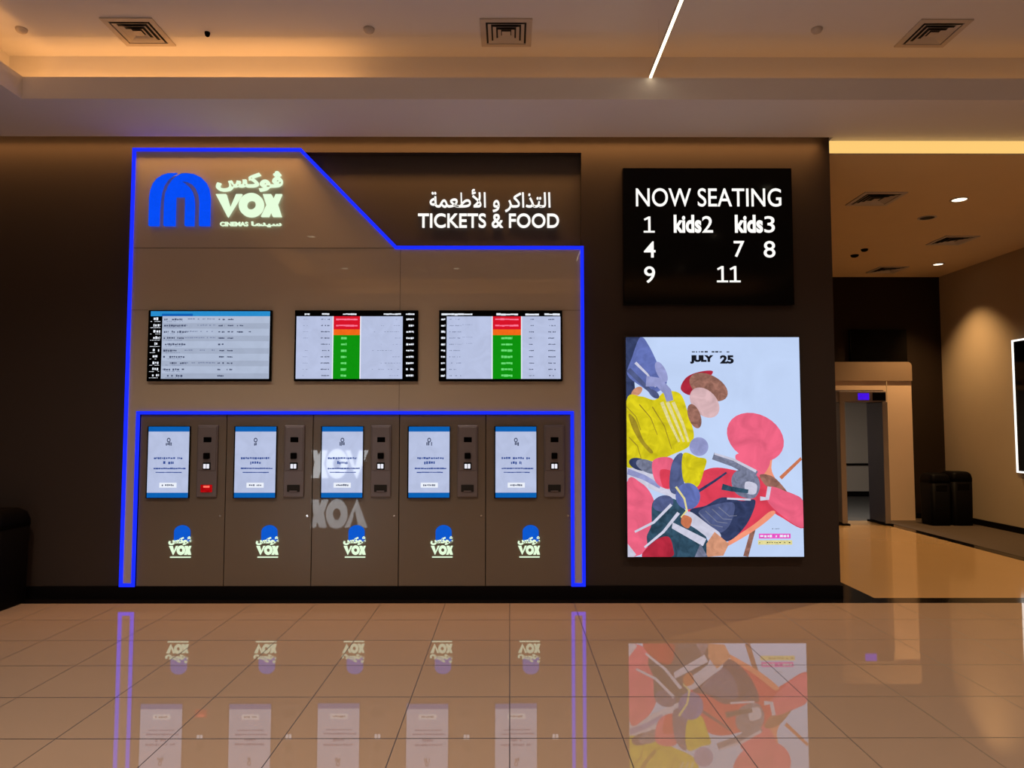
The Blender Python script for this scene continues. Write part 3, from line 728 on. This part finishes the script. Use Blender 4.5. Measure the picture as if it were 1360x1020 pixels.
for a, b, c, d in ((9.18, 10.824, .96, .985), (9.18, 10.824, 2.917, 2.942), (9.18, 9.21, .985, 2.917), (10.794, 10.824, .985, 2.917)): mb.box(XR - .062, XR - .05, a, b, c, d)
mb.build('lit_border', M['edge'], root)

# ------------------------------------------------------------------ counter across the lobby (seen mirrored in the glossy kiosk fronts)
root = thing('snack_counter', 'low counter with glowing lettering across the lobby, mirrored in the kiosks', 'counter', (-4.3, -5.3, F0))
MB().box(-6.2, -2.4, -5.8, -5.06, F0, 1.15, .01).build('counter_body', M['header'], root)
MB().box(-6.25, -2.35, -5.85, -5.0, 1.15, 1.20, .008).build('counter_top', M['black'], root)
mb = MB(); vox(mb, -5.10, -3.64, .30, 1.08, -5.06, -5.03, True); mb.build('lettering', glow('counter_lettering_glow', (.9, .95, 1), 9.0), root)

# ------------------------------------------------------------------ light
WARM = (1.0, .45, .12); LED = (1.0, .80, .62)
# cove strips on the ledge behind the lip, throwing up and back
area('cove_back_left', (-2.80, 6.04, 4.50), (R(125), 0, 0), 2.9, .03, 6.5, WARM)
area('cove_back_right', (2.3, 6.05, 4.50), (R(118), 0, 0), 7.2, .03, 3.2, (1.0, .42, .09))
area('cove_side_left', (-4.22, 2.1, 4.50), (0, R(-155), 0), .03, 7.6, 11, WARM)
area('cove_side_right', (6.1, 2.1, 4.50), (0, R(155), 0), .03, 7.6, 7, WARM)
area('cove_front', (.9, -2.40, 4.50), (R(-155), 0, 0), 9.6, .03, 16, WARM)
# slot along the head of the brown wall
area('wall_slot', (-1.6, 6.787, 4.462), (0, 0, 0), 9.2, .03, 52, (1.0, .48, .15), 80)
# downlights added out of view in the raised ceiling to light the lobby
for X in (-3.4, -1.1, 3.5):
    for Yc in (3.9, 1.4, -1.1):
        downlight(X, Yc, ZC, .09, 'added round downlight in the unseen part of the lobby ceiling overhead', True, 'added lobby ceiling downlights out of view')
        spot('added_downlight_beam', (X, Yc, ZC - .03), 232, LED, 120, .8)
# corridor
spot('corridor_beam', (6.995, 11.66, ZK - .03), 430, (1.0, .62, .28), 100, 1.0, (0, R(6), 0))
spot('corridor_beam', (5.247, 8.288, ZK - .03), 520, (1.0, .62, .27), 125, .7)
area('passage_fill', (6.6, 13.2, 2.585), (0, 0, 0), .6, .6, 95, (1.0, .85, .7))  # added fill hidden behind the end wall to brighten the passage, no fitting

# set the whole place down so that the floor lies at height 0
for o in list(SC.objects):
    if o.parent is None: o.location.z -= F0
